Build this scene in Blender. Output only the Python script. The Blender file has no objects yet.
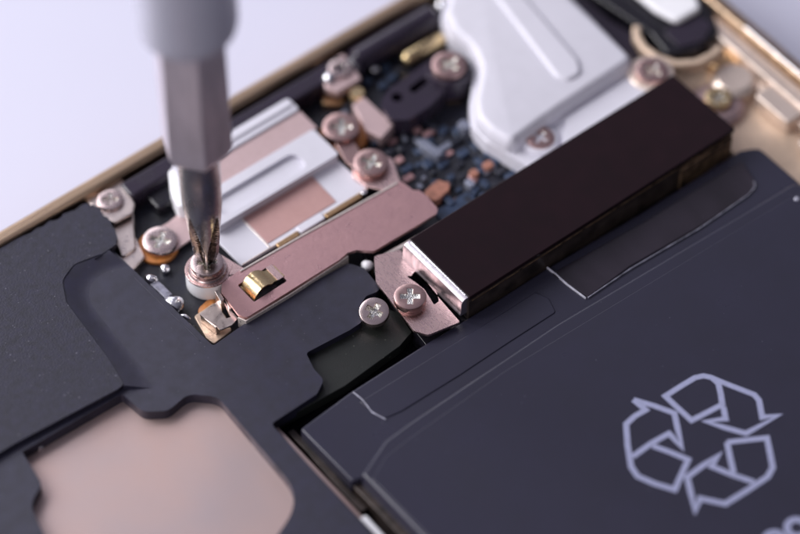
import bpy, bmesh, math, random
from mathutils import Vector, Matrix
R=random.Random(7)
S=bpy.context.scene
COL=S.collection
S.unit_settings.scale_length=0.001          # 1 unit = 1 mm
# ------------------------------------------------------------------ camera geometry
F=3000.;D=200.;EL=math.radians(52);TH=math.radians(51.4);Z0=5.5
fw=Vector((math.cos(TH)*math.cos(EL),math.sin(TH)*math.cos(EL),-math.sin(EL)))
rt=Vector((math.sin(TH),-math.cos(TH),0))
up=rt.cross(fw)
CAM=Vector((0,0,Z0))-fw*D
def P(px,py,z):                               # where a sight line meets the level z
    d=fw*F+rt*(px-400)-up*(py-267)
    t=(z-CAM.z)/d.z
    return (CAM.x+d.x*t,CAM.y+d.y*t)
def PL(pts,z): return [P(a,b,z) for a,b in pts]
# ------------------------------------------------------------------ materials
def mk(name): 
    m=bpy.data.materials.new(name); m.use_nodes=True
    nt=m.node_tree; b=nt.nodes['Principled BSDF']; return m,nt,b
def N(nt,t,**k):
    n=nt.nodes.new(t)
    for a,v in k.items(): setattr(n,a,v)
    return n
def mat(name,col,rough=.5,metal=0,var=.12,vs=1.2,bump=.0,bs=12,dust=0,ds=2.2,rv=.1,coat=0,spec=.5,stretch=(1,1,1),col2=None,dustcol=(.35,.34,.38),trans=0,scratch=0,edge=0):
    m,nt,b=mk(name); L=nt.links.new
    tc=N(nt,'ShaderNodeTexCoord'); mp=N(nt,'ShaderNodeMapping'); mp.inputs['Scale'].default_value=stretch
    L(tc.outputs['Object'],mp.inputs[0])
    n1=N(nt,'ShaderNodeTexNoise'); n1.inputs['Scale'].default_value=vs; n1.inputs['Detail'].default_value=6
    L(mp.outputs[0],n1.inputs['Vector'])
    mx=N(nt,'ShaderNodeMix',data_type='RGBA')
    c2=col2 or tuple(max(0,c*(1-var*2)) for c in col)
    mx.inputs[6].default_value=(*[min(1,c*(1+var)) for c in col],1) if not col2 else (*col,1)
    mx.inputs[7].default_value=(*c2,1)
    rm=N(nt,'ShaderNodeMapRange'); rm.inputs[1].default_value=.3; rm.inputs[2].default_value=.7
    L(n1.outputs[0],rm.inputs[0]); L(rm.outputs[0],mx.inputs[0])
    out=mx.outputs[2]
    r2=N(nt,'ShaderNodeMapRange'); r2.inputs[1].default_value=.3; r2.inputs[2].default_value=.7
    r2.inputs[3].default_value=max(.03,rough-rv); r2.inputs[4].default_value=min(1,rough+rv)
    L(n1.outputs[0],r2.inputs[0]); ro=r2.outputs[0]
    if dust:
        v=N(nt,'ShaderNodeTexVoronoi'); v.inputs['Scale'].default_value=ds
        L(tc.outputs['Object'],v.inputs['Vector'])
        nn=N(nt,'ShaderNodeTexNoise'); nn.inputs['Scale'].default_value=ds*.35; L(tc.outputs['Object'],nn.inputs['Vector'])
        th=N(nt,'ShaderNodeMath',operation='MULTIPLY'); L(nn.outputs[0],th.inputs[0]); th.inputs[1].default_value=dust
        sp=N(nt,'ShaderNodeSeparateColor'); L(v.outputs['Color'],sp.inputs[0])
        th2=N(nt,'ShaderNodeMath',operation='MULTIPLY'); L(th.outputs[0],th2.inputs[0]); L(sp.outputs[0],th2.inputs[1])
        ls=N(nt,'ShaderNodeMath',operation='LESS_THAN'); L(v.outputs['Distance'],ls.inputs[0]); L(th2.outputs[0],ls.inputs[1])
        sc=N(nt,'ShaderNodeMath',operation='MULTIPLY'); L(ls.outputs[0],sc.inputs[0]); sc.inputs[1].default_value=.55
        md=N(nt,'ShaderNodeMix',data_type='RGBA'); L(sc.outputs[0],md.inputs[0]); L(out,md.inputs[6]); md.inputs[7].default_value=(*dustcol,1)
        out=md.outputs[2]
    L(out,b.inputs['Base Color']); L(ro,b.inputs['Roughness'])
    b.inputs['Metallic'].default_value=metal
    b.inputs['Specular IOR Level'].default_value=spec
    if coat: b.inputs['Coat Weight'].default_value=coat; b.inputs['Coat Roughness'].default_value=.08
    if bump or scratch:
        n2=N(nt,'ShaderNodeTexNoise'); n2.inputs['Scale'].default_value=bs; n2.inputs['Detail'].default_value=4
        L(mp.outputs[0],n2.inputs['Vector'])
        bp=N(nt,'ShaderNodeBump'); bp.inputs['Strength'].default_value=bump; bp.inputs['Distance'].default_value=.05
        L(n2.outputs[0],bp.inputs['Height'])
        if scratch:
            mp2=N(nt,'ShaderNodeMapping'); mp2.inputs['Scale'].default_value=(2,30,8); mp2.inputs['Rotation'].default_value=(.2,.1,.7)
            L(tc.outputs['Object'],mp2.inputs[0])
            n3=N(nt,'ShaderNodeTexNoise'); n3.inputs['Scale'].default_value=1.; n3.inputs['Detail'].default_value=5; L(mp2.outputs[0],n3.inputs['Vector'])
            b2=N(nt,'ShaderNodeBump'); b2.inputs['Strength'].default_value=scratch; b2.inputs['Distance'].default_value=.03
            L(n3.outputs[0],b2.inputs['Height']); L(bp.outputs[0],b2.inputs['Normal']); L(b2.outputs[0],b.inputs['Normal'])
        else: L(bp.outputs[0],b.inputs['Normal'])
    return m
M={}
M['table']=mat('table_white',(.63,.63,.755),.6,0,var=.015,vs=.02)
M['rail']=mat('gold_rail',(.47,.34,.235),.36,1,var=.18,vs=.7,bump=.15,bs=6,stretch=(.3,3,3),dust=.35,ds=3)
M['railpale']=mat('pale_gold',(.74,.62,.54),.4,.6,var=.1,vs=.6,bump=.2,bs=3)
M['peach']=mat('peach_metal',(.74,.57,.43),.5,.4,var=.12,vs=.4,bump=.2,bs=2)
M['rose']=mat('rose_shield',(.64,.385,.38),.33,1,var=.05,vs=2,bump=.3,bs=22,rv=.06)
M['rose2']=mat('rose_flange',(.70,.50,.48),.3,1,var=.07,vs=2,bump=.2,bs=16,stretch=(5,1,1))
M['rosepale']=mat('pale_rose_sheet',(.58,.43,.43),.5,.55,var=.05,vs=1)
M['copper']=mat('copper_foil',(.62,.38,.35),.48,.75,var=.07,vs=.5,bump=.15,bs=18,dust=.12,ds=3,dustcol=(.25,.13,.1))
M['panel']=mat('rose_gold_panel',(.46,.38,.385),.46,.7,var=.05,vs=.12,bump=.12,bs=14,rv=.05,col2=(.51,.37,.34))
M['white']=mat('white_ceramic_coat',(.655,.645,.715),.42,.0,var=.02,vs=.8,bump=.08,bs=5)
M['whiteglow']=mat('white_plastic',(.90,.90,.93),.4,0,var=.02,vs=1)
M['black']=mat('black_cover_plastic',(.022,.021,.041),.42,0,var=.15,vs=1,bump=.35,bs=26,dust=.22,ds=2.6,dustcol=(.14,.135,.17))
M['foam']=mat('black_foam_sheet',(.018,.017,.034),.47,0,var=.2,vs=2.,bump=.35,bs=7,dust=.3,ds=3.2,dustcol=(.16,.155,.2))
M['blackgloss']=mat('black_gloss_plastic',(.012,.011,.016),.22,0,var=.2,vs=1.5,bump=.1,bs=4,dust=.2,ds=3,dustcol=(.1,.1,.12))
M['olive']=mat('black_adhesive_sheet',(.014,.016,.014),.4,0,var=.2,vs=1,bump=.2,bs=12,dust=.28,ds=2.2,dustcol=(.12,.13,.11))
M['tape']=mat('black_tape',(.013,.005,.007),.2,0,var=.1,vs=.6,bump=.03,bs=.6,rv=.04,dust=.06,ds=1.5,dustcol=(.07,.06,.07),spec=.3)
M['batt']=mat('battery_wrap',(.028,.027,.047),.31,0,var=.06,vs=.3,bump=.12,bs=24,dust=.13,ds=2,dustcol=(.2,.2,.26),rv=.04)
M['battgloss']=mat('battery_gloss_tape',(.028,.021,.036),.25,0,var=.15,vs=.35,bump=.25,bs=.9,dust=.1,ds=2,dustcol=(.15,.15,.2),stretch=(1,.5,1))
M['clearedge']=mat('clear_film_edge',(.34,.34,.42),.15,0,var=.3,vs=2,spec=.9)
M['steel']=mat('steel',(.72,.70,.71),.25,1,var=.08,vs=2,bump=.15,bs=14)
M['steelb']=mat('bright_steel',(.84,.82,.85),.2,1,var=.06,vs=2,bump=.35,bs=10,stretch=(1,1,.25))
M['screw']=mat('screw_rose',(.55,.37,.345),.3,1,var=.05,vs=3,bump=.06,bs=14,rv=.04)
M['screws']=mat('screw_silver',(.66,.53,.51),.27,1,var=.05,vs=3,bump=.06,bs=12,rv=.04)
M['recess']=mat('recess_metal',(.86,.82,.76),.22,1,var=.25,vs=6,bump=.9,bs=9)
M['tool']=mat('tool_steel',(.72,.65,.70),.36,.55,var=.12,vs=.7,bump=.15,bs=5,stretch=(1,1,.3))
M['tip']=mat('tool_tip_steel',(.86,.81,.79),.2,1,var=.2,vs=1.6,bump=.35,bs=5,stretch=(1,1,.45),scratch=.45)
M['collar']=mat('satin_collar',(.56,.56,.64),.45,.25,var=.03,vs=.5,bump=.06,bs=4)
M['handle']=mat('grey_handle',(.22,.22,.25),.5,0,var=.05)
M['gold']=mat('gold_contact',(.88,.68,.38),.27,1,var=.12,vs=1.4,bump=.25,bs=4)
M['goldd']=mat('gold_trim',(.55,.36,.2),.35,1,var=.2,vs=2,bump=.3,bs=6)
M['orange']=mat('orange_insulator',(.5,.19,.05),.4,.0,var=.2,vs=2)
M['tan']=mat('tan_pad',(.66,.50,.38),.38,.5,var=.12,vs=1.5,bump=.3,bs=5)
M['board']=mat('dark_board',(.014,.015,.024),.38,0,var=.3,vs=1.,bump=.3,bs=3,dust=.3,ds=2,dustcol=(.06,.07,.1))
M['solder']=mat('solder',(.74,.74,.78),.2,1,var=.1,vs=2,bump=.4,bs=3)
M['chipk']=mat('chip_black',(.02,.022,.035),.35,0,var=.3,vs=2)
M['chipb']=mat('chip_blue_grey',(.04,.06,.11),.35,.2,var=.3,vs=2)
M['chipw']=mat('chip_silver',(.28,.30,.38),.35,.5,var=.2,vs=2)
M['chipo']=mat('chip_orange',(.38,.17,.12),.45,.2,var=.2,vs=2)
M['chipp']=mat('chip_pink',(.55,.32,.32),.4,.4,var=.2,vs=2)
M['clip']=mat('clip_nickel',(.72,.62,.58),.34,1,var=.08,vs=2,bump=.12,bs=8)
M['cut']=mat('lit_cut_edge',(.86,.77,.71),.32,.5,var=.12,vs=3,bump=.3,bs=10)  # paler metal for cut edges; their highlight is put into the colour
M['wall']=mat('brushed_wall_metal',(.68,.64,.68),.38,1,var=.1,vs=1.5,bump=.25,bs=6,stretch=(1,3,.3))
M['film']=mat('dark_film',(.030,.024,.034),.15,0,var=.2,vs=.3,bump=.3,bs=.7,dust=.1,ds=2,stretch=(1,.5,1))
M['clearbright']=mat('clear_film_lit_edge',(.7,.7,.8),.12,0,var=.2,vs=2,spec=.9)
M['flute']=mat('shaded_flute_steel',(.20,.16,.13),.3,1,var=.5,vs=2.5,bump=.5,bs=6)  # darker steel inside the grooves, their shade put into the colour
M['trim']=mat('brass_glint_trim',(.55,.36,.22),.35,.7,var=.3,vs=1.3,bump=.6,bs=3,col2=(.02,.015,.015))  # glints along the bar mottled into the colour, brass against near-black
M['print']=mat('printed_lavender',(.36,.38,.56),.5,0,var=.05,vs=3)
M['brown']=mat('dark_brown_wall',(.06,.045,.04),.4,.2,var=.35,vs=.9,bump=.3,bs=3)
# ------------------------------------------------------------------ object helpers
def empty(name,loc,label,cat):
    o=bpy.data.objects.new(name,None); o.location=loc; COL.objects.link(o)
    o['label']=label; o['category']=cat; o.empty_display_size=2; return o
def wloc(o):
    v=Vector((0,0,0))
    while o: v=v+o.location; o=o.parent
    return v
def link(name,bm,m,parent=None,bevel=0,seg=3,smooth=True,label=None,group=None,ang=32,sub=0):
    bmesh.ops.recalc_face_normals(bm,faces=bm.faces)
    vs=[v.co for v in bm.verts]
    lo=Vector([min(v[i] for v in vs) for i in range(3)]); hi=Vector([max(v[i] for v in vs) for i in range(3)])
    c=(lo+hi)/2; c.z=lo.z
    for v in bm.verts: v.co-=c
    me=bpy.data.meshes.new(name); bm.to_mesh(me); bm.free()
    if smooth:
        me.polygons.foreach_set('use_smooth',[True]*len(me.polygons)); me.set_sharp_from_angle(angle=math.radians(ang))
    for x in (m if isinstance(m,list) else [m]): me.materials.append(M[x])
    o=bpy.data.objects.new(name,me); COL.objects.link(o)
    if parent: o.parent=parent; o.location=c-wloc(parent)
    else: o.location=c
    if bevel:
        b=o.modifiers.new('bevel','BEVEL'); b.width=bevel; b.segments=seg; b.limit_method='ANGLE'; b.angle_limit=math.radians(40); b.harden_normals=True
        if isinstance(m,list): b.material=1
    if sub:
        s=o.modifiers.new('sub','SUBSURF'); s.levels=sub; s.render_levels=sub
    if label: o['label']=label
    if group: o['group']=group
    return o
def area(p): return sum(p[i][0]*p[(i+1)%len(p)][1]-p[(i+1)%len(p)][0]*p[i][1] for i in range(len(p)))/2
def rnd(pts,r,seg=5):
    """round the corners of a polygon; r is a number or one per corner"""
    n=len(pts); out=[]
    for i in range(n):
        ri=r[i] if isinstance(r,(list,tuple)) else r
        p=Vector(pts[i]); a=Vector(pts[i-1])-p; b=Vector(pts[(i+1)%n])-p
        if ri<=0: out.append(tuple(p)); continue
        la,lb=a.length,b.length; a.normalize(); b.normalize()
        th=a.angle(b)
        if th>3.0: out.append(tuple(p)); continue
        t=min(ri/math.tan(th/2),la*.48,lb*.48)
        A=p+a*t; B=p+b*t
        for k in range(seg+1):
            s=k/seg; q=A*(1-s)**2+p*2*s*(1-s)+B*s*s
            out.append(tuple(q))
    return out
def circ(x,y,r,n=32,a0=0,a1=2*math.pi,rx=None):
    full=abs(a1-a0-2*math.pi)<1e-6
    return [(x+r*math.cos(a0+(a1-a0)*k/(n if full else n-1)),y+r*math.sin(a0+(a1-a0)*k/(n if full else n-1))) for k in range(n)]
def rect(x0,y0,x1,y1): return [(x0,y0),(x1,y0),(x1,y1),(x0,y1)]
def add_prism(bm,pts,z0,z1,holes=(),mi=0,taper=0):
    loops=[list(pts)]+[list(h) for h in holes]
    top=[];edges=[]
    for lp in loops:
        vs=[bm.verts.new((x,y,z1)) for x,y in lp]; top.append(vs)
        for i in range(len(vs)): edges.append(bm.edges.new((vs[i],vs[(i+1)%len(vs)])))
    if holes or len(pts)>70:
        res=bmesh.ops.triangle_fill(bm,use_beauty=True,edges=edges,normal=(0,0,1))
        tf=[g for g in res['geom'] if isinstance(g,bmesh.types.BMFace)]
    else: tf=[bm.faces.new(top[0])]
    mp={}
    for vs in top:
        for v in vs: mp[v]=bm.verts.new((v.co.x,v.co.y,z0))
    for f in tf:
        f.material_index=mi
        g=bm.faces.new([mp[v] for v in reversed(f.verts)]); g.material_index=mi
    for vs in top:
        for i in range(len(vs)):
            a,b=vs[i],vs[(i+1)%len(vs)]
            g=bm.faces.new((a,mp[a],mp[b],b)); g.material_index=mi
def prism(name,pts,z0,z1,m,parent,bevel=.06,holes=(),**k):
    bm=bmesh.new(); add_prism(bm,pts,z0,z1,holes); return link(name,bm,m,parent,bevel,**k)
def add_lathe(bm,cx,cy,prof,n=40,capb=True,capt=True,axis='z',rf=None):
    rings=[]
    for r,z in prof:
        ring=[]
        for k in range(n):
            a=2*math.pi*k/n; rr=r*(rf(a,z) if rf else 1)
            if axis=='z': co=(cx+rr*math.cos(a),cy+rr*math.sin(a),z)
            else: co=(z,cx+rr*math.cos(a),cy+rr*math.sin(a))     # along x ; cx,cy are y,z
            ring.append(bm.verts.new(co))
        rings.append(ring)
    for a,b in zip(rings,rings[1:]):
        for k in range(n): bm.faces.new((a[k],a[(k+1)%n],b[(k+1)%n],b[k]))
    if capb: bm.faces.new(list(reversed(rings[0])))
    if capt: bm.faces.new(rings[-1])
def lathe(name,cx,cy,prof,m,parent,n=40,axis='z',**k):
    bm=bmesh.new(); add_lathe(bm,cx,cy,prof,n,axis=axis); return link(name,bm,m,parent,**k)
def box(name,x0,y0,x1,y1,z0,z1,m,parent,r=.1,bevel=.06,**k):
    return prism(name,rnd(rect(x0,y0,x1,y1),r,3) if r else rect(x0,y0,x1,y1),z0,z1,m,parent,bevel,**k)
def ribbon(bm,pts,w,z0,z1,closed=False):
    """a raised stroke of width w along a polyline"""
    n=len(pts); P2=[Vector(p) for p in pts]; L=[];Rr=[]
    for i in range(n):
        if closed: a,b=P2[i-1],P2[(i+1)%n]
        else: a,b=P2[max(0,i-1)],P2[min(n-1,i+1)]
        d1=(P2[i]-a); d2=(b-P2[i])
        if d1.length<1e-6: d1=d2
        if d2.length<1e-6: d2=d1
        d1=d1.normalized(); d2=d2.normalized()
        t=(d1+d2); t=t.normalized() if t.length>.2 else d1
        nn=Vector((-t.y,t.x)); s=w/2/max(.55,nn.dot(Vector((-d1.y,d1.x))))
        L.append(P2[i]+nn*s); Rr.append(P2[i]-nn*s)
    lt=[bm.verts.new((p.x,p.y,z1)) for p in L]; r_=[bm.verts.new((p.x,p.y,z1)) for p in Rr]
    lb=[bm.verts.new((p.x,p.y,z0)) for p in L]; rb=[bm.verts.new((p.x,p.y,z0)) for p in Rr]
    for i in range(n if closed else n-1):
        j=(i+1)%n
        bm.faces.new((lt[i],lt[j],r_[j],r_[i])); bm.faces.new((lb[j],lb[i],rb[i],rb[j]))
        bm.faces.new((lb[i],lb[j],lt[j],lt[i])); bm.faces.new((rb[j],rb[i],r_[i],r_[j]))
    if not closed:
        bm.faces.new((lt[0],r_[0],rb[0],lb[0])); bm.faces.new((lt[-1],lb[-1],rb[-1],r_[-1]))
def cross_pts(x,y,l,w,a):
    p=[(l,-w),(l,w),(w,w),(w,l),(-w,l),(-w,w),(-l,w),(-l,-w),(-w,-w),(-w,-l),(w,-l),(w,-w)]
    c,s=math.cos(a),math.sin(a)
    return [(x+u*c-v*s,y+u*s+v*c) for u,v in p]
def screw(parent,x,y,z,r,h,ang,m='screw',tilt=0,label=None,name='screw',l=.6,w=.17,shank=1.2,depth=.28):
    """cross-head machine screw: domed-edge head, cross recess with its own floor, shank below"""
    bm=bmesh.new()
    cr=cross_pts(x,y,r*l,r*w,ang); e=.09*r/1.1
    top=circ(x,y,r-e,40)
    vt=[bm.verts.new((p[0],p[1],z)) for p in top]; vc=[bm.verts.new((p[0],p[1],z)) for p in cr]
    ed=[bm.edges.new((vt[i],vt[(i+1)%40])) for i in range(40)]+[bm.edges.new((vc[i],vc[(i+1)%12])) for i in range(12)]
    bmesh.ops.triangle_fill(bm,use_beauty=True,edges=ed,normal=(0,0,1))
    prev=vt
    for rr,zz in [(r-e*.3,z-e*.3),(r,z-e),(r,z-h+e*.5),(r-e*.5,z-h),(r*.5,z-h),(r*.5,z-h-shank)]:
        ring=[bm.verts.new((p[0],p[1],zz)) for p in circ(x,y,rr,40)]
        for i in range(40): bm.faces.new((prev[i],ring[i],ring[(i+1)%40],prev[(i+1)%40]))
        prev=ring
    bm.faces.new(prev)
    vw=[bm.verts.new((p[0],p[1],z-depth*.35)) for p in cross_pts(x,y,r*l*.97,r*w*.9,ang)]
    for i in range(12): bm.faces.new((vc[i],vw[i],vw[(i+1)%12],vc[(i+1)%12]))
    o=link(name,bm,m,parent,label=label,ang=35)
    # recess: sloping walls down to a small floor
    bm=bmesh.new()
    a=[bm.verts.new((p[0],p[1],z-depth*.3)) for p in cross_pts(x,y,r*l*.985,r*w*.95,ang)]
    b=[bm.verts.new((p[0],p[1],z-depth)) for p in cross_pts(x,y,r*l*.55,r*w*.6,ang)]
    for i in range(12): bm.faces.new((a[i],b[i],b[(i+1)%12],a[(i+1)%12]))
    bm.faces.new(b)
    c=link('cross_recess',bm,'recess',o,ang=20)
    if tilt:
        o.rotation_euler=tilt
    return o
def screw_px(parent,px,py,z,dpx,h,ang,**k):
    x,y=P(px,py,z); return screw(parent,x,y,z,dpx/2/15.0*(k.pop('sc',1)),h,math.radians(ang),**k)
# ================================================================== setting
bm=bmesh.new(); add_prism(bm,rect(-900,-900,1400,1400),-20,0)
t=link('table_surface',bm,'table'); t['kind']='structure'
# ================================================================== smartphone
ph=empty('smartphone',(-14,-14.5,0),'opened smartphone with gold rim, rose metal plates and black battery, lying on pale table','smartphone')
# housing: tray with gold rim, right-hand wall with inner ledge
X1=33.0;Y1=18.75;X0=-104;Y0=-48.5
def frame_pts(i,r): return rnd(rect(X0+i,Y0+i,X1-i,Y1-i),r,10)
bm=bmesh.new(); add_prism(bm,frame_pts(0,9),.5,6.3,[list(frame_pts(1.15,8))])
rim=link('frame_rim',bm,'rail',ph,bevel=.35,seg=3)
box('back_shell',X0+.6,Y0+.6,X1-.6,Y1-.6,0,1.0,'rail',ph,r=8,bevel=.3)
box('inner_tray',X0+1.2,Y0+1.2,X1-1.2,Y1-1.2,1.0,3.0,'blackgloss',ph,r=7,bevel=.1)
# lip of the rim: thin highlight line along the right rail
bm=bmesh.new(); add_prism(bm,rnd(rect(30.55,-30,31.8,14),.3,3),3,5.6)
add_prism(bm,rnd(rect(29.9,-26,30.5,9),.2,3),3,4.9)
link('side_ledge',bm,'railpale',ph,bevel=.25)
bm=bmesh.new(); add_prism(bm,rnd(rect(25.0,-28,29.9,6.5),.5,3),3,4.1)
link('side_floor',bm,'peach',ph,bevel=.2)
box('ledge_clip',29.0,-6.8,30.9,-3.4,4.1,5.35,'railpale',ph,r=.3,bevel=.15)
box('ledge_clip',28.6,-11.5,29.9,-8.2,4.1,5.0,'railpale',ph,r=.3,bevel=.15)
bm=bmesh.new(); ribbon(bm,[(32.2,-8),(32.2,1.2)],.35,5.9,6.4); link('rim_insert',bm,'steelb',ph,bevel=.1)
# boss with screw in the corner
x,y=P(718,100,4.9); 
lathe('screw_boss',x,y,[(1.9,3.8),(1.9,4.5),(1.5,4.8),(1.15,4.8)],'rosepale',ph,n=32)
lathe('screw_boss',x+2.1,y+.6,[(1.6,3.8),(1.6,5.0),(1.2,5.3)],'railpale',ph,n=32)
screw(ph,x,y,5.3,.95,.5,.4,m='gold',label='gold screw in the pale gold corner of the frame')
# copper bracket that curls round the camera, and the camera
cx,cy=P(690,28,6.4)
arc=[P(a,b,6.4) for a,b in [(637,24),(637,34),(644,46),(658,56),(676,62),(697,61),(713,53),(722,45)]]
bm=bmesh.new(); ribbon(bm,arc,.6,5.5,6.4); link('camera_bracket',bm,'peach',ph,bevel=.2)
box('corner_block',cx-.2,cy-5.4,cx+4.9,cy-1.9,3,5.0,'goldd',ph,r=.5,bevel=.2)
cam_p=rnd([P(a,b,6.2) for a,b in [(650,30),(668,52),(700,46),(720,28),(712,4),(672,-40),(600,-60),(560,-30)]],.7,4)
prism('camera_module',cam_p,3,5.9,'blackgloss',ph,bevel=.25)
prism('camera_window',rnd([P(a,b,6.1) for a,b in [(662,30),(680,46),(704,40),(712,24),(700,14)]],.4,4),5.9,6.05,'battgloss',ph,bevel=.05)
prism('white_block',rnd([P(a,b,6.9) for a,b in [(600,-40),(655,6),(677,18),(702,4),(690,-20),(640,-70)]],.6,4),6.0,6.6,'whiteglow',ph,bevel=.3)  # plain white block where a pale patch shows by the camera
prism('camera_ribbon',rnd([P(a,b,6.0) for a,b in [(575,-20),(612,12),(640,28),(647,50),(640,62),(622,58),(560,-8)]],.5,4),3,5.2,'battgloss',ph,bevel=.2)
# dark gasket strip along the far rail
box('gasket_strip',-10.7,15.75,8.2,17.25,3,6.0,'battgloss',ph,r=.35,bevel=.25,label='dark plastic strip along the inside of the gold rail')
# main board
brd=rnd([(-20,1.5),(24.6,1.5),(24.6,17.3),(-20,17.3)],.3,2)
prism('circuit_board',[(-19,-4),(-2.2,-4),(-2.2,.6),(24.6,.6),(24.6,17.4),(-19,17.4)],3.0,4.45,'board',ph,bevel=.05)
# ---------------- black cover, lower left
Zc=5.6
win=rnd(PL([(22,452),(122,394),(143,412),(168,411),(188,394),(218,397),(303,498),(240,590),(180,640),(60,570),(30,505),(42,484)],Zc),[.1,.25,1,1,1.1,1.3,3.4,1.5,2,2,1.4,.8],9)
low=rnd(PL([(113,250),(213,346),(247,322),(348,263),(364,268),(382,290),(366,296),(359,308),(362,322),(350,330),(306,353),(314,369),(324,380),(317,394),(271,424)],Zc)+[(-15.0,-46),(-90,-46),(-90,17.2),(-14.2,17.2)],
        [.2,.25,.2,.5,.5,.5,.5,.5,.4,.2,.3,.3,.6,.5,.35,1,1,1,1])
cover=prism('black_cover',low,4.6,Zc,'black',ph,bevel=.1,holes=[win])
# recessed adhesive area next to the battery
prism('adhesive_sheet',rnd(PL([(358,300),(398,312),(412,332),(400,346),(345,386),(268,428),(250,400),(290,340)],5.05),.15,3),4.2,5.05,'olive',ph,bevel=.05)
# shallow pocket line moulded into the cover
bm=bmesh.new()
ribbon(bm,[P(a,b,Zc) for a,b in [(240,322),(300,290),(346,265)]],.07,Zc-.02,Zc+.03); 
ribbon(bm,[P(a,b,Zc) for a,b in [(134,277),(170,312),(200,341)]],.07,Zc-.02,Zc+.03)
link('moulded_edge',bm,'black',cover,bevel=.02)
# raised foam sheet with ragged edge
def jag(a,b,n,amp,z):
    out=[]
    for k in range(n):
        s=k/n; x,y=P(a[0]+(b[0]-a[0])*s,a[1]+(b[1]-a[1])*s,z); out.append((x+R.uniform(-amp,amp),y+R.uniform(-amp,amp)))
    return out
Zf=6.02
fo=[]
for a,b,n,am in [((0,247),(50,222),8,.1),((50,222),(85,203),12,.14),((85,203),(101,208),6,.14),((101,208),(119,238),9,.14),((119,238),(111,250),4,.1)]:
    fo+=jag(a,b,n,am,Zf)
fo+=rnd(PL([(111,250),(74,264),(62,280),(66,302),(108,358),(124,384),(118,389),(14,444)],Zf)+[(-90,3.9),(-90,17.25)],[.1,1.0,1.2,.9,.8,.3,.2,.1,1,1],5)
foam=prism('foam_sheet',fo,Zc,Zf,'foam',cover,bevel=.09,label='raised black foam sheet with a ragged edge')
# sloped shoulder around the raised sheet
def smooth(pts,n=6):
    out=[]
    for i in range(len(pts)-1):
        p0=Vector(pts[max(i-1,0)]);p1=Vector(pts[i]);p2=Vector(pts[i+1]);p3=Vector(pts[min(i+2,len(pts)-1)])
        for k in range(n):
            t=k/n; out.append(.5*((2*p1)+(p2-p0)*t+(2*p0-5*p1+4*p2-p3)*t*t+(3*p1-p0-3*p2+p3)*t**3))
    out.append(Vector(pts[-1])); return out
SA=smooth(PL([(108,249),(88,255),(72,262),(62,270),(56,282),(58,297),(65,311),(84,336),(103,361),(116,385)],Zf))
SB=smooth(PL([(128,266),(110,270),(98,277),(91,285),(89,294),(93,306),(103,320),(119,340),(138,363),(154,388)],Zc))
bm=bmesh.new(); rows=[]
for a,b in zip(SA,SB):
    row=[]
    for k in range(13):
        t=k/12; e=t*t*(3-2*t); v=a.lerp(b,t); row.append(bm.verts.new((v.x,v.y,Zf-.03-(Zf-.03-Zc-.004)*e)))
    row+= [bm.verts.new((b.x,b.y,Zc-.1)),bm.verts.new((a.x,a.y,Zc-.1))]; rows.append(row)
for p,q in zip(rows,rows[1:]):
    for k in range(15): bm.faces.new((p[k],p[(k+1)%15],q[(k+1)%15],q[k]))
bm.faces.new(rows[0]); bm.faces.new(list(reversed(rows[-1])))
link('sloped_shoulder',bm,'black',cover,ang=60)
prism('rose_panel',[(-34,-24),(-13.9,-24),(-13.9,6.5),(-34,6.5)],3.0,4.75,'panel',ph,bevel=.05,label='smooth rose gold panel seen through the window in the black cover')
x,y=P(40,446,4.9); bm=bmesh.new(); add_lathe(bm,x,y,[(.25,4.75),(.22,4.95),(.1,5.05)],12); link('solder_dot',bm,'solder',ph)
# ---------------- upper-left brackets
bm=bmesh.new()
add_prism(bm,rnd(PL([(86,200),(96,188),(120,172),(135,203),(133,213),(114,223),(98,213)],5.7),[.3,.2,.2,.5,.5,.3,.2]),5.45,5.7)
add_prism(bm,rnd(PL([(113,221),(134,209),(134,228),(136,248),(122,258),(113,238)],5.2),.3),4.45,5.2)
br=link('rail_bracket',bm,'clip',ph,bevel=.14)
prism('bracket_tab',rnd(PL([(118,240),(136,236),(145,257),(132,271),(119,258)],5.0),.25),4.45,5.0,'clip',ph,bevel=.12)
screw_px(ph,110,199,5.95,27,.4,52,m='screws',label='silver screw in the tan bracket at the gold rail')
x,y=P(160,240,5.25)
bm=bmesh.new(); add_prism(bm,circ(x-.22,y+.02,1.42,36),4.45,4.75); link('insulator_ring',bm,'orange',ph,bevel=.06,label='orange ring under the screw')
bm=bmesh.new(); add_prism(bm,rnd([P(a,b,4.95) for a,b in [(150,232),(168,222),(192,203),(214,200),(210,228),(190,240),(172,252),(155,252)]],.5),4.75,4.95); link('earth_plate',bm,'rosepale',ph,bevel=.06)
screw(ph,x,y,5.3,1.2,.4,math.radians(35),m='screws',label='broad silver screw on an orange ring')
prism('antenna_socket',rnd(PL([(168,170),(190,158),(214,196),(206,206),(178,206),(170,190)],6.2),.3),4.45,6.2,'whiteglow',ph,bevel=.2)
# black walls in the far pocket
box('pocket_wall',-9.6,14.2,-1.5,15.9,4.45,5.3,'blackgloss',ph,r=.3,bevel=.2)
# ---------------- screw under the tool with white spacer
sx,sy=P(207,262,6.75)
lathe('spacer',sx,sy,[(1.42,4.45),(1.5,4.6),(1.5,5.85),(1.42,5.95),(.6,5.95)],'whiteglow',ph,label='white round spacer under the screw being turned')
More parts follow.
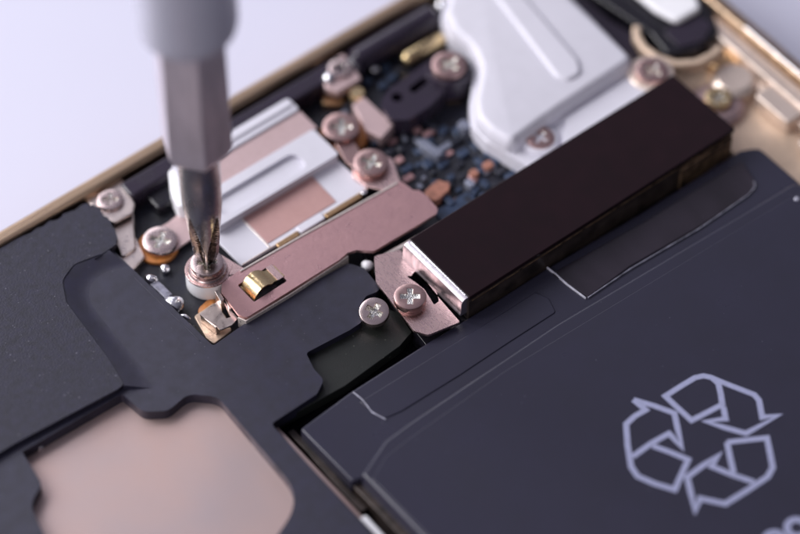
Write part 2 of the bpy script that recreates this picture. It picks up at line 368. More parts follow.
# ---------------- main shield plate
Zp=6.1
out=rnd(PL([(222,283),(236,272.5),(300,236),(400,180.5),(405,184),(413,190),(419,190),(427,196),(438,209),(436,214),(374,251),(356,250),(347,253),(339,260),(246,318),(238,314),(221,292)],Zp),[.4,.1,0,.15,.2,.15,.15,.3,.35,.3,.2,.3,.3,.2,.5,.35,.35])
slot=rnd(PL([(237.5,285),(272,264),(287,281),(254,302)],Zp),.12,3)
lobe=circ(sx,sy,1.5,40)
pl=prism('shield_plate',out,Zp-.25,Zp,['rose','cut'],ph,bevel=.09,holes=[slot],label='long rose gold metal shield plate with a slot')
# arm with the ring for the screw, one step lower
bm=bmesh.new()
arm=[(sx+1.52*math.cos(math.radians(a)),sy+1.52*math.sin(math.radians(a))) for a in range(25,318,9)]
arm+= [P(a,b,6.0) for a,b in [(224,285),(240,273),(244,268)]]
add_prism(bm,arm,5.86,6.0,[circ(sx,sy,.6,20)])
link('screw_arm',bm,'rose2',pl,bevel=.04)
# folded lip under the plate's far end, upturned edge
bm=bmesh.new(); ribbon(bm,[P(a,b,5.7) for a,b in [(376,259),(405,243.5),(431,228.5)]],.3,4.9,5.7); link('folded_lip',bm,'cut',pl,bevel=.08)
bm=bmesh.new(); ribbon(bm,[P(a,b,Zp-.2) for a,b in [(238,317),(246,320.5),(290,294),(340,261.5),(348,255.5)]],.12,4.9,Zp-.2); link('side_wall',bm,'cut',pl,bevel=.03)
bm=bmesh.new(); ribbon(bm,PL([(240,271),(300,236.5),(398,182)],Zp+.06),.14,Zp-.02,Zp+.07); link('raised_edge',bm,'cut',pl,bevel=.05)
# spring contact: bent strip in the slot
x0,y0=P(239,288,Zp); 
bm=bmesh.new()
prof=[(-9.45,5.75),(-9.28,6.05),(-9.0,6.42),(-8.6,6.62),(-8.25,6.60),(-7.9,6.38),(-7.6,6.2),(-7.25,6.14),(-6.75,6.14)]
ya,yb=3.62,5.12; th=.12
A=[];B=[]
for i,(xx,zz) in enumerate(prof):
    j0=max(0,i-1);j1=min(len(prof)-1,i+1); tx=prof[j1][0]-prof[j0][0]; tz=prof[j1][1]-prof[j0][1]; l_=math.hypot(tx,tz); nx,nz=-tz/l_*th,tx/l_*th
    wd=0 if i<6 else .18
    A.append([bm.verts.new((xx,y,zz)) for y in (ya+wd,yb-wd)]); B.append([bm.verts.new((xx-nx,y,zz-nz)) for y in (ya+wd,yb-wd)])
for i in range(len(prof)-1):
    bm.faces.new((A[i][0],A[i+1][0],A[i+1][1],A[i][1])); bm.faces.new((B[i][0],B[i][1],B[i+1][1],B[i+1][0]))
    bm.faces.new((A[i][0],B[i][0],B[i+1][0],A[i+1][0])); bm.faces.new((A[i][1],A[i+1][1],B[i+1][1],B[i][1]))
bm.faces.new((A[0][0],A[0][1],B[0][1],B[0][0])); bm.faces.new((A[-1][0],B[-1][0],B[-1][1],A[-1][1]))
link('spring_contact',bm,'gold',pl,bevel=.025,ang=50,label='bent gold spring contact')
box('slot_floor',-9.8,3.2,-6.4,5.6,4.45,4.9,'blackgloss',ph,r=.1)
bm=bmesh.new(); add_prism(bm,rnd([(-7.35,3.75),(-6.85,3.75),(-6.85,5.1),(-7.35,5.1)],.08,2),6.14,6.18); link('contact_pad',bm,'rose2',pl,bevel=.01)
# screw being turned: washer + head
lathe('washer',sx,sy,[(1.3,6.0),(1.32,6.1),(1.25,6.2),(.9,6.22)],'screws',ph)
screw(ph,sx,sy,6.75,1.13,.5,math.radians(57),m='screws',label='silver screw being turned by the screwdriver')
# ---------------- white connector cover
prism('connector_sheet',rnd([(-8.25,6.55),(2.45,6.55),(2.45,10.4),(-8.25,10.9)],[.1,.25,.2,.1]),5.35,5.65,'white',ph,bevel=.07)
prism('copper_label',rnd([(-5.75,6.98),(.05,6.98),(.15,10.2),(-5.75,10.2)],.06,2),5.65,5.70,'copper',ph,bevel=.015)
for a,b in [(-5.4,-3.6),(-1.3,1.7)]: prism('gold_tab',rnd([(a,6.2),(b,6.2),(b,6.62),(a,6.62)],.08,2),5.2,5.72,'goldd',ph,bevel=.06)
bm=bmesh.new(); ribbon(bm,[(-8.2,6.62),(2.4,6.62)],.1,5.6,5.68); link('sheet_edge',bm,'cut',ph,bevel=.03)
bm=bmesh.new(); ribbon(bm,[(-5.85,6.7),(-5.85,10.1)],.12,5.6,5.7); link('label_edge',bm,'cut',ph,bevel=.03)
prism('white_tab',rnd([(-3.5,6.25),(-1.4,6.25),(-1.4,6.9),(-3.5,6.9)],.1,2),5.3,5.78,'white',ph,bevel=.08)
box('bright_tab',1.85,6.3,2.25,6.65,5.2,5.72,'steelb',ph,r=.1,bevel=.06)
# raised bar with a long embossed dimple
bm=bmesh.new(); bx0,bx1,by0,by1=-8.0,2.45,9.75,12.65
dim=rnd(rect(-7.0,10.15,.2,11.85),.8,8)
add_prism(bm,rnd(rect(bx0,by0,bx1,by1),.25,4),5.6,6.35,[dim])
wb=link('connector_bar',bm,'white',ph,bevel=.24,seg=5)
prism('bar_dimple',rnd(rect(-7.1,10.05,.3,11.95),.8,8),5.65,6.02,'white',wb,bevel=.1)
prism('rose_strip',rnd(rect(-8,12.7,2.9,14.7),.15,3),5.2,6.1,'rosepale',ph,bevel=.08)
bm=bmesh.new(); add_prism(bm,rnd(rect(-7.2,14.75,2.9,16.1),.3,4),5.0,6.25); add_prism(bm,rnd(rect(-7.0,15.25,2.7,15.7),.15,4),6.2,6.4)
link('end_bar',bm,'white',ph,bevel=.18,seg=4)
prism('connector_base',rect(-7.8,6.7,2.2,16),4.45,5.3,'blackgloss',ph,bevel=.05)
# ---------------- solder and clip in the cut-out
def blob(px,py,z,r,h,m='solder',name='solder_blob',ex=1,ang=0):
    x,y=P(px,py,z); bm=bmesh.new()
    bmesh.ops.create_uvsphere(bm,u_segments=20,v_segments=12,radius=1)
    c,s=math.cos(ang),math.sin(ang)
    for v in bm.verts:
        u,w=v.co.x*r*ex,v.co.y*r; k=1+.08*math.sin(3*math.atan2(w,u)+px)
        v.co=Vector((x+(u*c-w*s)*k,y+(u*s+w*c)*k,z+v.co.z*h))
    return link(name,bm,m,ph,ang=60)
blob(165,269,4.75,.34,.32,ex=1.15,ang=1.8)
blob(151,280,4.9,.38,.4,ex=1.3,ang=-1.0)
blob(174,304,5.0,.62,.5,ex=1.25,ang=-1.0)
blob(185,317,4.9,.18,.2,ex=2.4,ang=-1.15)
bm=bmesh.new(); ribbon(bm,[P(a,b,4.8) for a,b in [(153,283),(161,290),(169,298)]],.65,4.45,5.0); link('clear_joint',bm,'clearedge',ph,bevel=.12)
bm=bmesh.new(); ribbon(bm,[P(a,b,4.85) for a,b in [(180,314),(188,323),(193,328)]],.16,4.6,4.85); link('wire_lead',bm,'solder',ph,bevel=.05)
bm=bmesh.new(); ribbon(bm,[P(a,b,5.1) for a,b in [(191,325),(200,336),(209,347)]],.62,4.45,5.1); link('wire_sleeve',bm,'olive',ph,bevel=.2)
prism('tan_pad',rnd(PL([(194,316),(214,302),(226,316),(232,330),(214,344),(206,338)],4.7),.2),4.45,4.7,'tan',ph,bevel=.06)
blob(208,308,4.55,.5,.12,m='orange',name='flux_spot',ex=1.6,ang=.3)
# metal clip: base block + folded plate with key slot + upright prong
bm=bmesh.new()
cl=rnd(PL([(199,314),(221,299),(238,318),(232,325),(220,330),(216,326)],5.55),.12,3)
key=rnd(PL([(219,302),(222.5,300.5),(228,311),(231,317),(226,318.5),(222,312)],5.55),.08,3)
add_prism(bm,cl,5.43,5.55,[key]); cb=link('metal_clip',bm,'clip',ph,bevel=.04)
bm=bmesh.new(); add_prism(bm,rnd(PL([(200,315),(216,328),(220,324),(204,312)],5.5),.08,3),4.7,5.5); link('clip_wall',bm,'clip',cb,bevel=.05)
bm=bmesh.new(); add_prism(bm,rnd(PL([(214.5,291),(218,289.5),(224,299),(221,302)],6.0),.06,3),4.9,6.0); link('clip_prong',bm,'clip',cb,bevel=.05)
bm=bmesh.new(); add_prism(bm,rnd(PL([(224,297),(230,300),(233,308),(229,309)],5.75),.06,3),4.9,5.75); link('clip_prong',bm,'clip',cb,bevel=.05)
# ---------------- black bar (flat-topped metal can) with flange
Zb=7.45
bar=rnd([(.82,-5.85),(24.4,-5.95),(24.4,.22),(.82,.22)],.28,4)
ZF=6.0
bt=prism('bar_bracket',bar,5.2,Zb-.06,'steelb',ph,bevel=.3,seg=4,label='bright metal end and body under the black bar')
prism('bar_top',rnd([(1.0,-6.0),(24.45,-6.1),(24.45,.27),(1.0,.27)],.12,3),Zb-.35,Zb,'tape',bt,bevel=.08,label='glossy black flat top of the long bar')
prism('bar_side',rect(.95,-6.03,24.3,-5.5),4.6,Zb-.4,'brown',bt,bevel=.03)
bm=bmesh.new(); ribbon(bm,[(1.2,-6.04),(24.2,-6.07)],.06,Zb-.5,Zb-.42); link('trim_edge',bm,'trim',bt)
bm=bmesh.new(); add_prism(bm,rect(19.5,-6.2,24.2,-6.0),4.7,Zb-.7); link('end_face',bm,'trim',bt,bevel=.05)
fl=rnd(PL([(374,256),(400,250),(460,322),(428,335),(414,331),(376,282)],ZF),[.3,.1,.1,.5,.5,.3])
arcs=PL([(406,276),(411,276),(415,271),(422,276),(430,284),(437,293),(439,301),(434,305),(430,298),(424,289),(415,282)],ZF)
fp=prism('flange',fl,ZF-.2,ZF,['rose2','cut'],bt,bevel=.06,holes=[rnd(arcs,.1,2)])
wx=P(427,291,ZF)[0]
bm=bmesh.new(); pr=[(1.15,Zb-.1),(.72,Zb-.1),(.52,Zb-.22),(.44,Zb-.5),(.42,ZF+.5),(.42,ZF+.25),(.40,ZF+.08),(.34,ZF+.005),(.34,ZF-.1),(.4,ZF-.2),(1.15,ZF-.2)]
fa=[bm.verts.new((x,-5.9,z)) for x,z in pr]; fb=[bm.verts.new((x,.24,z)) for x,z in pr]
for i in range(len(pr)): bm.faces.new((fa[i],fa[(i+1)%len(pr)],fb[(i+1)%len(pr)],fb[i]))
bm.faces.new(fa); bm.faces.new(list(reversed(fb))); link('end_wall',bm,'wall',bt,bevel=.04,ang=50,label='bright bent metal end wall')
prism('flange_bed',PL([(362,250),(470,230),(470,345),(430,350),(390,300)],5.1),3.4,5.1,'blackgloss',ph,bevel=.05)
# small pale stand-off and trench left of the flange
blob(367,266,5.2,.42,.4,m='whiteglow',name='guide_pin')
bm=bmesh.new(); ribbon(bm,[P(a,b,5.0) for a,b in [(372,270),(392,259),(402,250)]],.3,4.3,5.0); link('trench_edge',bm,'goldd',ph,bevel=.05)
# screws near the bar
x,y=P(410,296,6.75); lathe('screw_collar',x,y,[(1.0,6.0),(1.0,6.12),(.93,6.16)],'screw',ph)
s=screw_px(ph,410,296,6.75,32.5,.5,52,m='screw',w=.2,l=.62,depth=.12,label='tall rose screw on the flange beside the black bar')
s=screw_px(ph,375,306,6.25,30,.45,20,m='screws',w=.2,l=.6,depth=.35,label='slightly tilted screw at the corner of the black cover')
s.rotation_euler=(math.radians(9),math.radians(-10),0)
# screw on the ring lobe and its neighbours
x,y=P(371,163,6.3)
bm=bmesh.new(); add_prism(bm,rnd(PL([(352,163),(374,151),(393,158),(398,174),(403,186),(384,190),(366,186),(352,176)],5.9),.5),5.6,5.9); link('ring_lobe',bm,'rose2',ph,bevel=.08)
bm=bmesh.new(); add_prism(bm,rnd(PL([(330,134),(345,124),(366,160),(357,170),(345,160)],5.7),.3),5.3,5.6); link('link_arm',bm,'screw',ph,bevel=.08)
screw(ph,x,y,6.45,1.2,.55,.5,m='screw',label='rose screw at the far end of the shield plate')
x,y=P(341,126,6.0); lathe('insulator_ring',x+.1,y-.1,[(1.65,4.45),(1.65,5.0),(1.5,5.2)],'orange',ph)
screw(ph,x,y,6.0,1.3,.8,.9,m='screw',label='blurred rose screw with an orange rim')
# bracket by the rail further right
bm=bmesh.new(); add_prism(bm,rnd(PL([(316,68),(344,52),(362,78),(338,92),(326,88)],5.9),.3),5.2,5.9); link('rail_bracket',bm,'rosepale',ph,bevel=.15)
x,y=P(340,68,6.1); screw(ph,x,y,6.15,.85,.3,.3,m='screws')
blob(329,78,6.0,.45,.35)
bm=bmesh.new(); x,y=P(357,92,5.6); add_lathe(bm,x,y,[(.62,4.45),(.62,5.4),(.5,5.6)],8); link('brass_nut',bm,'gold',ph,ang=20)
prism('rose_can',rnd(PL([(352,104),(364,96),(394,124),(382,138),(366,130)],5.6),.2),4.45,5.6,'rosepale',ph,bevel=.1)
prism('brown_pillar',rnd(PL([(322,88),(346,92),(342,104),(322,104)],5.0),.3),4.45,5.0,'goldd',ph,bevel=.1)
# vibration motor: dark rounded bar, with bright ends; gold pin
lathe('motor_can',16.35,5.35,[(.7,8.9),(.98,9.15),(1.0,15.9),(.75,16.2)],'battgloss',ph,axis='x',label='dark cylindrical motor along the rail')
bm=bmesh.new(); bmesh.ops.create_uvsphere(bm,u_segments=16,v_segments=10,radius=.6)
for v in bm.verts: v.co=Vector((16.9+v.co.x*.8,16.4+v.co.y,5.7+v.co.z))
link('motor_tip',bm,'solder',ph)
bm=bmesh.new(); add_lathe(bm,16.0,5.35,[(.8,8.3),(.95,8.5),(.95,8.85)],24,axis='x'); link('motor_cap',bm,'battgloss',ph)
gx0,gy0=P(404,56,5.6); gx1,gy1=P(442,35,5.6)
lathe('gold_pin',(gy0+gy1)/2,5.2,[(.3,gx0-.1),(.52,gx0+.1),(.55,gx0+.3),(.55,gx1-.2),(.45,gx1)],'gold',ph,axis='x',label='short gold pin beside the motor')
blob(375,70,5.0,.3,.3)
# black module with two holes and a raised screw pillar
hz=6.3
ho=PL([(380,104),(388,90),(404,78),(432,58),(446,66),(448,88),(430,106),(408,120),(390,120)],6.1)
bm=bmesh.new()
h1=circ(*P(397,97,6.1),.42,16); h2=rnd(PL([(408,88),(424,76),(430,81),(413,94)],6.1),.28,4)
add_prism(bm,rnd(ho,.7),4.5,6.1,[h1,h2]); md=link('speaker_module',bm,'battgloss',ph,bevel=.3,seg=4)
x,y=P(449,64,6.9)
bm=bmesh.new(); add_lathe(bm,x,y,[(1.65,4.9),(1.6,6.4),(1.5,6.55),(.5,6.55)],32); link('screw_pillar',bm,'battgloss',ph)
bm=bmesh.new(); add_lathe(bm,x,y,[(1.45,4.45),(1.45,4.95)],32); link('pillar_foot',bm,'goldd',ph)
screw(ph,x,y,6.95,1.22,.5,.2,m='screw',label='rose screw on top of the black pillar')
# ---------------- white shield, top centre
Zs=7.2
o2=rnd(PL([(474,-46),(456,-4),(453,12),(459,26),(480,46),(488,66),(482,100),(484,114),(496,126),(513,137),(513,122),(526,109),(545,110),(556,102),(626,56),(520,-46)],Zs),[.4,.4,.4,.5,.5,.6,.8,.7,.5,.25,.5,.5,.3,.25,.4,.4],6)
o3=rnd(PL([(443,0),(441,20),(449,38),(468,54),(474,72),(469,104),(471,124),(486,140),(520,160),(536,170),(644,100),(646,78),(632,66),(520,-52),(452,-52)],6.1),[.4,.5,.4,.6,.6,.8,.8,.8,.5,.2,.3,.3,.3,.3,.3],6)
def dense(p,d=.18):
    out=[]
    for i in range(len(p)):
        a=Vector(p[i]);b=Vector(p[(i+1)%len(p)]); n=max(1,int((b-a).length/d))
        out+=[tuple(a.lerp(b,k/n)) for k in range(n)]
    return out
def nearest(q,poly):
    best=None
    for i in range(len(poly)):
        a=Vector(poly[i]);b=Vector(poly[(i+1)%len(poly)]); ab=b-a
        t=max(0,min(1,(q-a).dot(ab)/max(ab.dot(ab),1e-9))); c=a+ab*t; dd=(c-q).length
        if best is None or dd<best[0]: best=(dd,c)
    return best[1]
od=dense(o3); inn=[nearest(Vector(p),o2) for p in od]
for _ in range(2): inn=[(inn[k-1]+inn[k]*2+inn[(k+1)%len(inn)])/4 for k in range(len(inn))]
bm=bmesh.new(); rings=[]
def prof_pt(p,q,t):           # t 0..1 : rounded shoulder from the top face, then a flat skirt
    p=Vector(p); v=p-q; L_=v.length; v=v/max(L_,1e-6); rb=min(L_*.97,.62)
    if t<=.7:
        a=t/.7*math.pi/2; return (*(q+v*rb*math.sin(a)),6.0+(Zs-6.0)*math.cos(a)**.85)
    if t<=.9:
        k=(t-.7)/.2; return (*(q+v*(rb+(L_-rb)*k)),6.0-.06*k)
    return (*p,5.85) if t<.99 else (*p,4.6)
for t in [1,.95,.9,.85,.8,.75,.7,.64,.56,.48,.4,.32,.24,.16,.08,0]:
    rings.append([bm.verts.new(prof_pt(p,q,t)) for p,q in zip(od,inn)])
n_=len(od)
for a,b in zip(rings,rings[1:]):
    for k in range(n_): bm.faces.new((a[k],a[(k+1)%n_],b[(k+1)%n_],b[k]))
bm.faces.new(rings[-1]); bm.faces.new(list(reversed(rings[0])))
wt=link('white_shield',bm,'white',ph,ang=50,label='white coated shield cover with a long raised rib')
# rib
rb=rnd(PL([(486,-16),(508,-26),(579,58),(583,72),(568,80),(556,76)],Zs+.25),.9,7)
prism('raised_rib',rb,Zs-.4,Zs+.22,'white',wt,bevel=.58,seg=8)
# front wall facing the black bar
prism('shield_lip',rnd(PL([(566,118),(632,76),(650,84),(648,92),(562,150)],6.3),.15),5,6.3,'white',wt,bevel=.25,seg=4)
x,y=P(540,137,6.4)
lathe('screw_seat',x,y,[(1.35,5.8),(1.3,6.2),(1.18,6.3),(1.0,6.3)],'white',wt)
screw(ph,x,y,6.45,1.0,.6,.3,m='screw',label='small rose screw sunk in the white shield')
x,y=P(652,69,6.8)
bm=bmesh.new(); add_lathe(bm,x,y,[(1.65,4.5),(1.65,6.35),(1.5,6.5),(.5,6.5)],32); link('screw_ring',bm,'railpale',ph)
screw(ph,x,y,6.75,1.15,.4,.3,m='screw',label='rose screw on the pale ring at the far end of the black bar')
# ---------------- small components on the board
def chip(px,py,w,l,h,m,name,z=4.45,rot=0,r=.06):
    x,y=P(px,py,z+h); c,s=math.cos(rot),math.sin(rot)
    pts=[(x+u*c-v*s,y+u*s+v*c) for u,v in rect(-w/2,-l/2,w/2,l/2)]
    return prism(name,rnd(pts,r,2),z,z+h,m,ph,bevel=.05,seg=2,group='tiny components on the dark board')
def inside(x,y,poly):
    c=False
    for i in range(len(poly)):
        (x0,y0),(x1,y1)=poly[i-1],poly[i]
        if (y0>y)!=(y1>y) and x<(x1-x0)*(y-y0)/(y1-y0)+x0: c=not c
    return c
reg=[(384,118),(402,128),(425,122),(475,125),(486,142),(525,165),(545,168),(468,216),(444,208),(434,196),(418,186),(402,172),(388,150)]
for poly,m in [([(424,196),(438,178),(452,190),(446,206)],None)]: pass
placed=[]
tries=0
while len(placed)<78 and tries<6000:
    tries+=1
    px=R.uniform(384,545);py=R.uniform(112,216)
    if not inside(px,py,reg): continue
    if any(abs(px-a)<9 and abs(py-b)<7 for a,b in placed): continue
    placed.append((px,py))
    k=R.random()
    m='chipk' if k<.36 else 'chipb' if k<.78 else 'chipw' if k<.93 else 'chipp' if k<.99 else 'chipo'
    if px<428: m=R.choice(['chipp','chipk','chipb','chipw','chipk'])
    w=R.uniform(.3,1.1)*(.8 if px<428 else 1); 
    chip(px,py,w,R.uniform(.25,.7),R.uniform(.12,.45),m,'capacitor' if m in('chipw','chipo','chipp') else 'chip',rot=R.choice([0,math.pi/2]))
chip(437,190,1.7,1.2,.7,'chipo','inductor',rot=.2,r=.3)
chip(446,184,.5,.5,.6,'chipo','inductor',r=.2)
chip(488,164,.75,.6,.6,'chipo','inductor',r=.2)
chip(474,172,.6,.6,.6,'chipo','inductor',r=.2)
chip(430,147,.6,2.0,.9,'chipw','connector_block',r=.2,rot=.15)
chip(464,124,.7,.8,1.0,'chipw','connector_block',r=.2)
chip(470,182,.5,.7,.6,'chipw','capacitor')
chip(456,206,3.0,1.1,.3,'chipb','chip',r=.2)
for k in range(26):      # components scattered in the near pockets
    px=R.uniform(300,402); py=R.uniform(96,175)
    if not inside(px,py,[(312,112),(330,96),(352,100),(380,128),(402,148),(402,176),(388,160),(366,142),(352,120),(330,112),(318,118)]): continue
    chip(px,py,R.uniform(.3,.6),R.uniform(.3,.5),R.uniform(.2,.5),R.choice(['chipw','chipp','chipb','chipk']),'chip')
# bits in the motor area
for px,py in [(383,84),(392,76),(368,80),(386,66),(398,70),(452,22),(446,40)]:
    chip(px,py,.6,.5,.4,R.choice(['chipk','chipb','chipk']),'chip')
# ---------------- battery
Zq=6.1
body=rnd(PL([(364,476),(450,424),(565,362 if False else 345),(650,284),(806,196)],Zq),0)
bA=P(300,429,Zq); bB=P(352,480,Zq)
gl=PL([(352,480),(400,449),(478,400),(565,338),(650,286),(800,192)],Zq)
ter_top=PL([(300,429),(350,392),(420,347),(500,298),(545,269),(640,213),(740,150),(752,148)],Zq-.25)
# terrace (sealed end of the pouch)
ZT=Zq-.65
ter_top=PL([(300,429),(350,392),(420,347),(500,298),(545,269),(640,213),(740,150),(752,148)],ZT)
tp=ter_top+[(25.9,-7.3),(25.9,-13.6)]+PL([(650,320),(565,373),(478,424),(400,463),(352,482)],ZT)
bat=prism('battery',rnd(tp,[.25]+[0]*6+[.3,.9]+[0]*5+[.2],4),3.0,ZT,'batt',ph,bevel=.8,seg=8,label='matte black pouch battery with a pale recycling mark')
ZB=Zq+.06
bd=PL([(361,474),(384,440),(410,421),(556,323),(797,180)],ZB)
prism('battery_body',rnd(bd+[(26.2,-45),(-12.2,-45)],[.35,.6,.6,0,.8,1,1],8),3.0,ZB,'batt',bat,bevel=.85,seg=10)
ZL=ZB+.1
lb=PL([(372,479),(386,456),(411,437),(506,370),(806,188)],ZL)
prism('battery_label',rnd(lb+[(26.0,-44.6),(-11.7,-44.6)],[.3,.5,.5,0,.3,.5,.5],6),ZB-.03,ZL,'batt',bat,bevel=.08,seg=3)
# sealing tapes on the terrace
t1=PL([(359,402),(424,362),(504,312),(535,292),(549,298),(556,312),(508,343),(460,375),(402,411),(386,418),(377,415)],ZT+.07)
prism('seal_tape',rnd(t1,[.1,0,0,.2,.2,.3,0,0,.2,.4,.3],4),ZT-.2,ZT+.07,'batt',bat,bevel=.1,seg=3)
t2=PL([(552,273),(645,221),(742,160),(757,184),(752,192),(700,226),(630,266),(588,297)],ZT+.12)
prism('gloss_tape',rnd(t2,[.1,0,.2,.5,.4,0,0,.1],4),ZT-.2,ZT+.12,'film',bat,bevel=.08,seg=3,label='shiny dark film strip on the battery end')
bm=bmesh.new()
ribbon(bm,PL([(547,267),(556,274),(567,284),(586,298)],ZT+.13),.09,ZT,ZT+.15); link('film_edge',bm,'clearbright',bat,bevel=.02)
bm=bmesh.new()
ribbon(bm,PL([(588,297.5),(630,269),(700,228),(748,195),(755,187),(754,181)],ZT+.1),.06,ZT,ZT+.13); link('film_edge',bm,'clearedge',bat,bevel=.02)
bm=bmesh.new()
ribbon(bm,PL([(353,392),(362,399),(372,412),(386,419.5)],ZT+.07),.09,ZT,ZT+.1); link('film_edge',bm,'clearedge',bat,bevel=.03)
bm=bmesh.new()
ribbon(bm,PL([(750,152),(742,160),(765,185)],ZT+.1),.05,ZT,ZT+.12); bm.free()
blob(797,199,ZL,.22,.1,m='clearedge',name='film_bead')
# recycling mark
Zm=ZL
def zz(L_): return [P(600+a/2.755,340+b/2.755,Zm) for a,b in L_]
bm=bmesh.new(); w=.38
def st(L_,closed=False,k=0): ribbon(bm,zz(L_),w,Zm+.001+k*.002,Zm+.012+k*.002,closed)
st([(180,155),(225,126),(262,104),(285,99),(308,104),(326,120),(333,150),(337,178),(295,200),(252,222),(215,188)],True)
st([(300,101),(345,120),(425,151),(438,166),(447,214),(492,208),(402,258),(345,242),(292,225),(346,218),(340,185)],False,1)
st([(92,165),(150,182),(205,202),(214,245),(226,297),(200,268),(190,258),(140,286),(90,322)],False,1)
st([(92,165),(126,193),(96,210),(72,232),(76,290),(86,350),(104,376),(150,396),(206,413),(224,372),(243,330),(195,310),(145,292)])
st([(350,282),(405,276),(460,270),(468,310),(476,352),(462,377),(405,415),(345,452),(275,437),(262,472),(250,420),(240,378),(285,345),(330,315),(306,348),(365,372),(425,392)])
st([(350,282),(358,322),(368,366)],False,1)
link('recycling_mark',bm,'print',bat,smooth=False,label='pale lavender recycling arrows printed on the battery')
bm=bmesh.new()
for cx_,cy_ in [(775,541),(797,528)]:
    for k,c_ in enumerate([(cx_,cy_)]):
        x,y=P(c_[0],c_[1],Zm); ribbon(bm,circ(x,y,.62,18),.42,Zm+.001,Zm+.012,True)
link('printed_text',bm,'print',bat,smooth=False)
# ---------------- gap between cover and battery
box('gap_rail',-13.0,-24,-12.45,-11.4,3,4.9,'brown',ph,r=.1,bevel=.08)
bm=bmesh.new(); ribbon(bm,PL([(272,426),(300,458),(340,500),(400,562)],5.3),.22,4.6,5.3); link('cover_lip',bm,'black',cover,bevel=.07)
bm=bmesh.new(); ribbon(bm,PL([(290,430),(306,446),(345,490),(365,510)],4.3),.5,3,4.3); link('tray_step',bm,'brown',ph,bevel=.1)
bm=bmesh.new(); ribbon(bm,PL([(362,516),(380,536),(402,562)],5.2),.62,3,5.2); link('bright_post',bm,'whiteglow',ph,bevel=.2,label='bright white bar in the gap beside the battery')
bm=bmesh.new(); ribbon(bm,PL([(352,522),(370,542),(392,566)],5.0),.7,3,5.0); link('rose_post',bm,'rosepale',ph,bevel=.2)
prism('rose_tab',rnd(PL([(322,536),(346,520),(360,540),(340,556)],5.3),.3),3,5.3,'rosepale',ph,bevel=.15)
# ================================================================== screwdriver
sd=empty('screwdriver',(sx,sy,6.55),'slim precision screwdriver with silver hexagonal bit and pale grey collar, standing upright on the screw','screwdriver')
z0=6.62
def flute(prof,n=160):
    bm=bmesh.new(); rings=[]; dark=[]
    for r,h,d in prof:            # d = depth of the four grooves, 0..1
        ring=[]
        for k in range(n):
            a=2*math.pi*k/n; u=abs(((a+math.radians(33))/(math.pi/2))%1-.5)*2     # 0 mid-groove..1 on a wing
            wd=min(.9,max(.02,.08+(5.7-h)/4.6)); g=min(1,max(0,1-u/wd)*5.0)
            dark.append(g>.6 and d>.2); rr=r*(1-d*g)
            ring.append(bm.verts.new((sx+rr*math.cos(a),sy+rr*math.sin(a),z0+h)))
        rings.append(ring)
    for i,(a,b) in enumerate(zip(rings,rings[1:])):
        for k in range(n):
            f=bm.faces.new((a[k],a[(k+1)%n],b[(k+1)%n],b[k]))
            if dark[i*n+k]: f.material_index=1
    bm.faces.new(list(reversed(rings[0]))); bm.faces.new(rings[-1]); return bm
pf=[(.25,-.12,.55),(.42,.05,.6),(.66,.6,.62),(.84,1.2,.64)]+[(.84+.42*(h-1.2)/4.8,h,.62*min(1,max(0,(5.75-h)/.5))) for h in [1.2+.15*k for k in range(1,33)]]+[(1.3,6.6,.0),(1.32,7.6,.0),(1.34,9.5,0),(1.36,11.2,0),(1.45,11.5,0)]
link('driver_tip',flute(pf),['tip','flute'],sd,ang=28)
# hexagonal shank with a chamfered lower end
bm=bmesh.new(); rings=[]
for r,h in [(1.4,11.2),(2.0,11.7),(2.35,12.5),(2.35,24.5)]:
    rings.append([bm.verts.new((sx+r*math.cos(math.radians(60*k+7.4)),sy+r*math.sin(math.radians(60*k+7.4)),z0+h)) for k in range(6)])
for a,b in zip(rings,rings[1:]):
    for k in range(6): bm.faces.new((a[k],a[(k+1)%6],b[(k+1)%6],b[k]))
bm.faces.new(list(reversed(rings[0]))); bm.faces.new(rings[-1])
link('hex_shank',bm,'tool',sd,bevel=.12,seg=3)
lathe('collar',sx,sy,[(2.2,z0+22.9),(2.75,z0+23.0),(3.0,z0+23.35),(3.1,z0+23.9),(3.12,z0+60),(2.8,z0+61)],'collar',sd,n=64)
lathe('grip',sx,sy,[(3.6,z0+61),(4.2,z0+62),(4.6,z0+70),(4.2,z0+100),(3.4,z0+104)],'handle',sd,n=48)
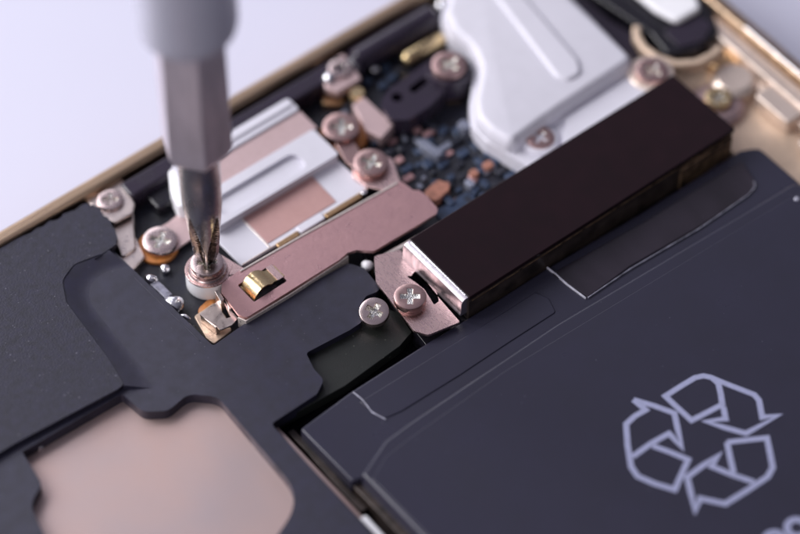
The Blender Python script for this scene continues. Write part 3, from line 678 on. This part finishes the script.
# ================================================================== light
W=bpy.data.worlds.new('World'); S.world=W; W.use_nodes=True
bg=W.node_tree.nodes['Background']; bg.inputs[0].default_value=(.62,.60,.76,1); bg.inputs[1].default_value=1
nt=W.node_tree; tc=nt.nodes.new('ShaderNodeTexCoord'); dp=nt.nodes.new('ShaderNodeVectorMath'); dp.operation='DOT_PRODUCT'
dv=(-rt*.8+Vector((0,0,1))*.45+Vector((fw.x,fw.y,0)).normalized()*.4).normalized(); dp.inputs[1].default_value=dv
nt.links.new(tc.outputs['Generated'],dp.inputs[0])
mr=nt.nodes.new('ShaderNodeMapRange'); mr.inputs[1].default_value=-.7; mr.inputs[2].default_value=.9; mr.inputs[3].default_value=.05; mr.inputs[4].default_value=.52
nt.links.new(dp.outputs['Value'],mr.inputs[0]); nt.links.new(mr.outputs[0],bg.inputs[1])
def soft(name,pos,size,power,col,target=(0,0,5),sy_=None):
    l=bpy.data.lights.new(name,'AREA'); l.shape='RECTANGLE'; l.size=size; l.size_y=sy_ or size; l.energy=power; l.color=col
    o=bpy.data.objects.new(name,l); COL.objects.link(o); o.location=pos
    o.rotation_euler=(Vector(target)-Vector(pos)).to_track_quat('-Z','Y').to_euler(); return o
upz=Vector((0,0,1)); fg=Vector((fw.x,fw.y,0)).normalized()
soft('softbox_key',-rt*300+fg*60+upz*210,240,1.55e6,(1,.98,.985))
soft('softbox_top',fg*200-rt*220+upz*300,200,.38e6,(.93,.92,1))
soft('added_back_light',fg*330-rt*120+upz*170,(170),.2e6,(.93,.93,1))  # added light behind, for highlights on battery ridges and far rims
soft('added_fill_light',-rt*170-fg*270+upz*170,150,.34e6,(1,.95,.97))  # added light on the camera side, lifts the front faces
# ================================================================== camera
cd=bpy.data.cameras.new('camera'); co=bpy.data.objects.new('camera',cd); COL.objects.link(co)
m4=Matrix((rt,up,-fw)).transposed().to_4x4(); m4.translation=CAM; co.matrix_world=m4
cd.sensor_width=36; cd.lens=36*F/800.; cd.clip_start=1; cd.clip_end=5000
cd.dof.use_dof=True
q=Vector((*P(330,286,6.1),6.1)); cd.dof.focus_distance=(q-CAM).dot(fw)-1.2
cd.dof.aperture_fstop=cd.lens*1e-3/8.8
S.camera=co
S.view_settings.view_transform='Standard'; S.view_settings.look='None'; S.view_settings.exposure=0; S.view_settings.gamma=1
S.render.resolution_x=1024; S.render.resolution_y=684
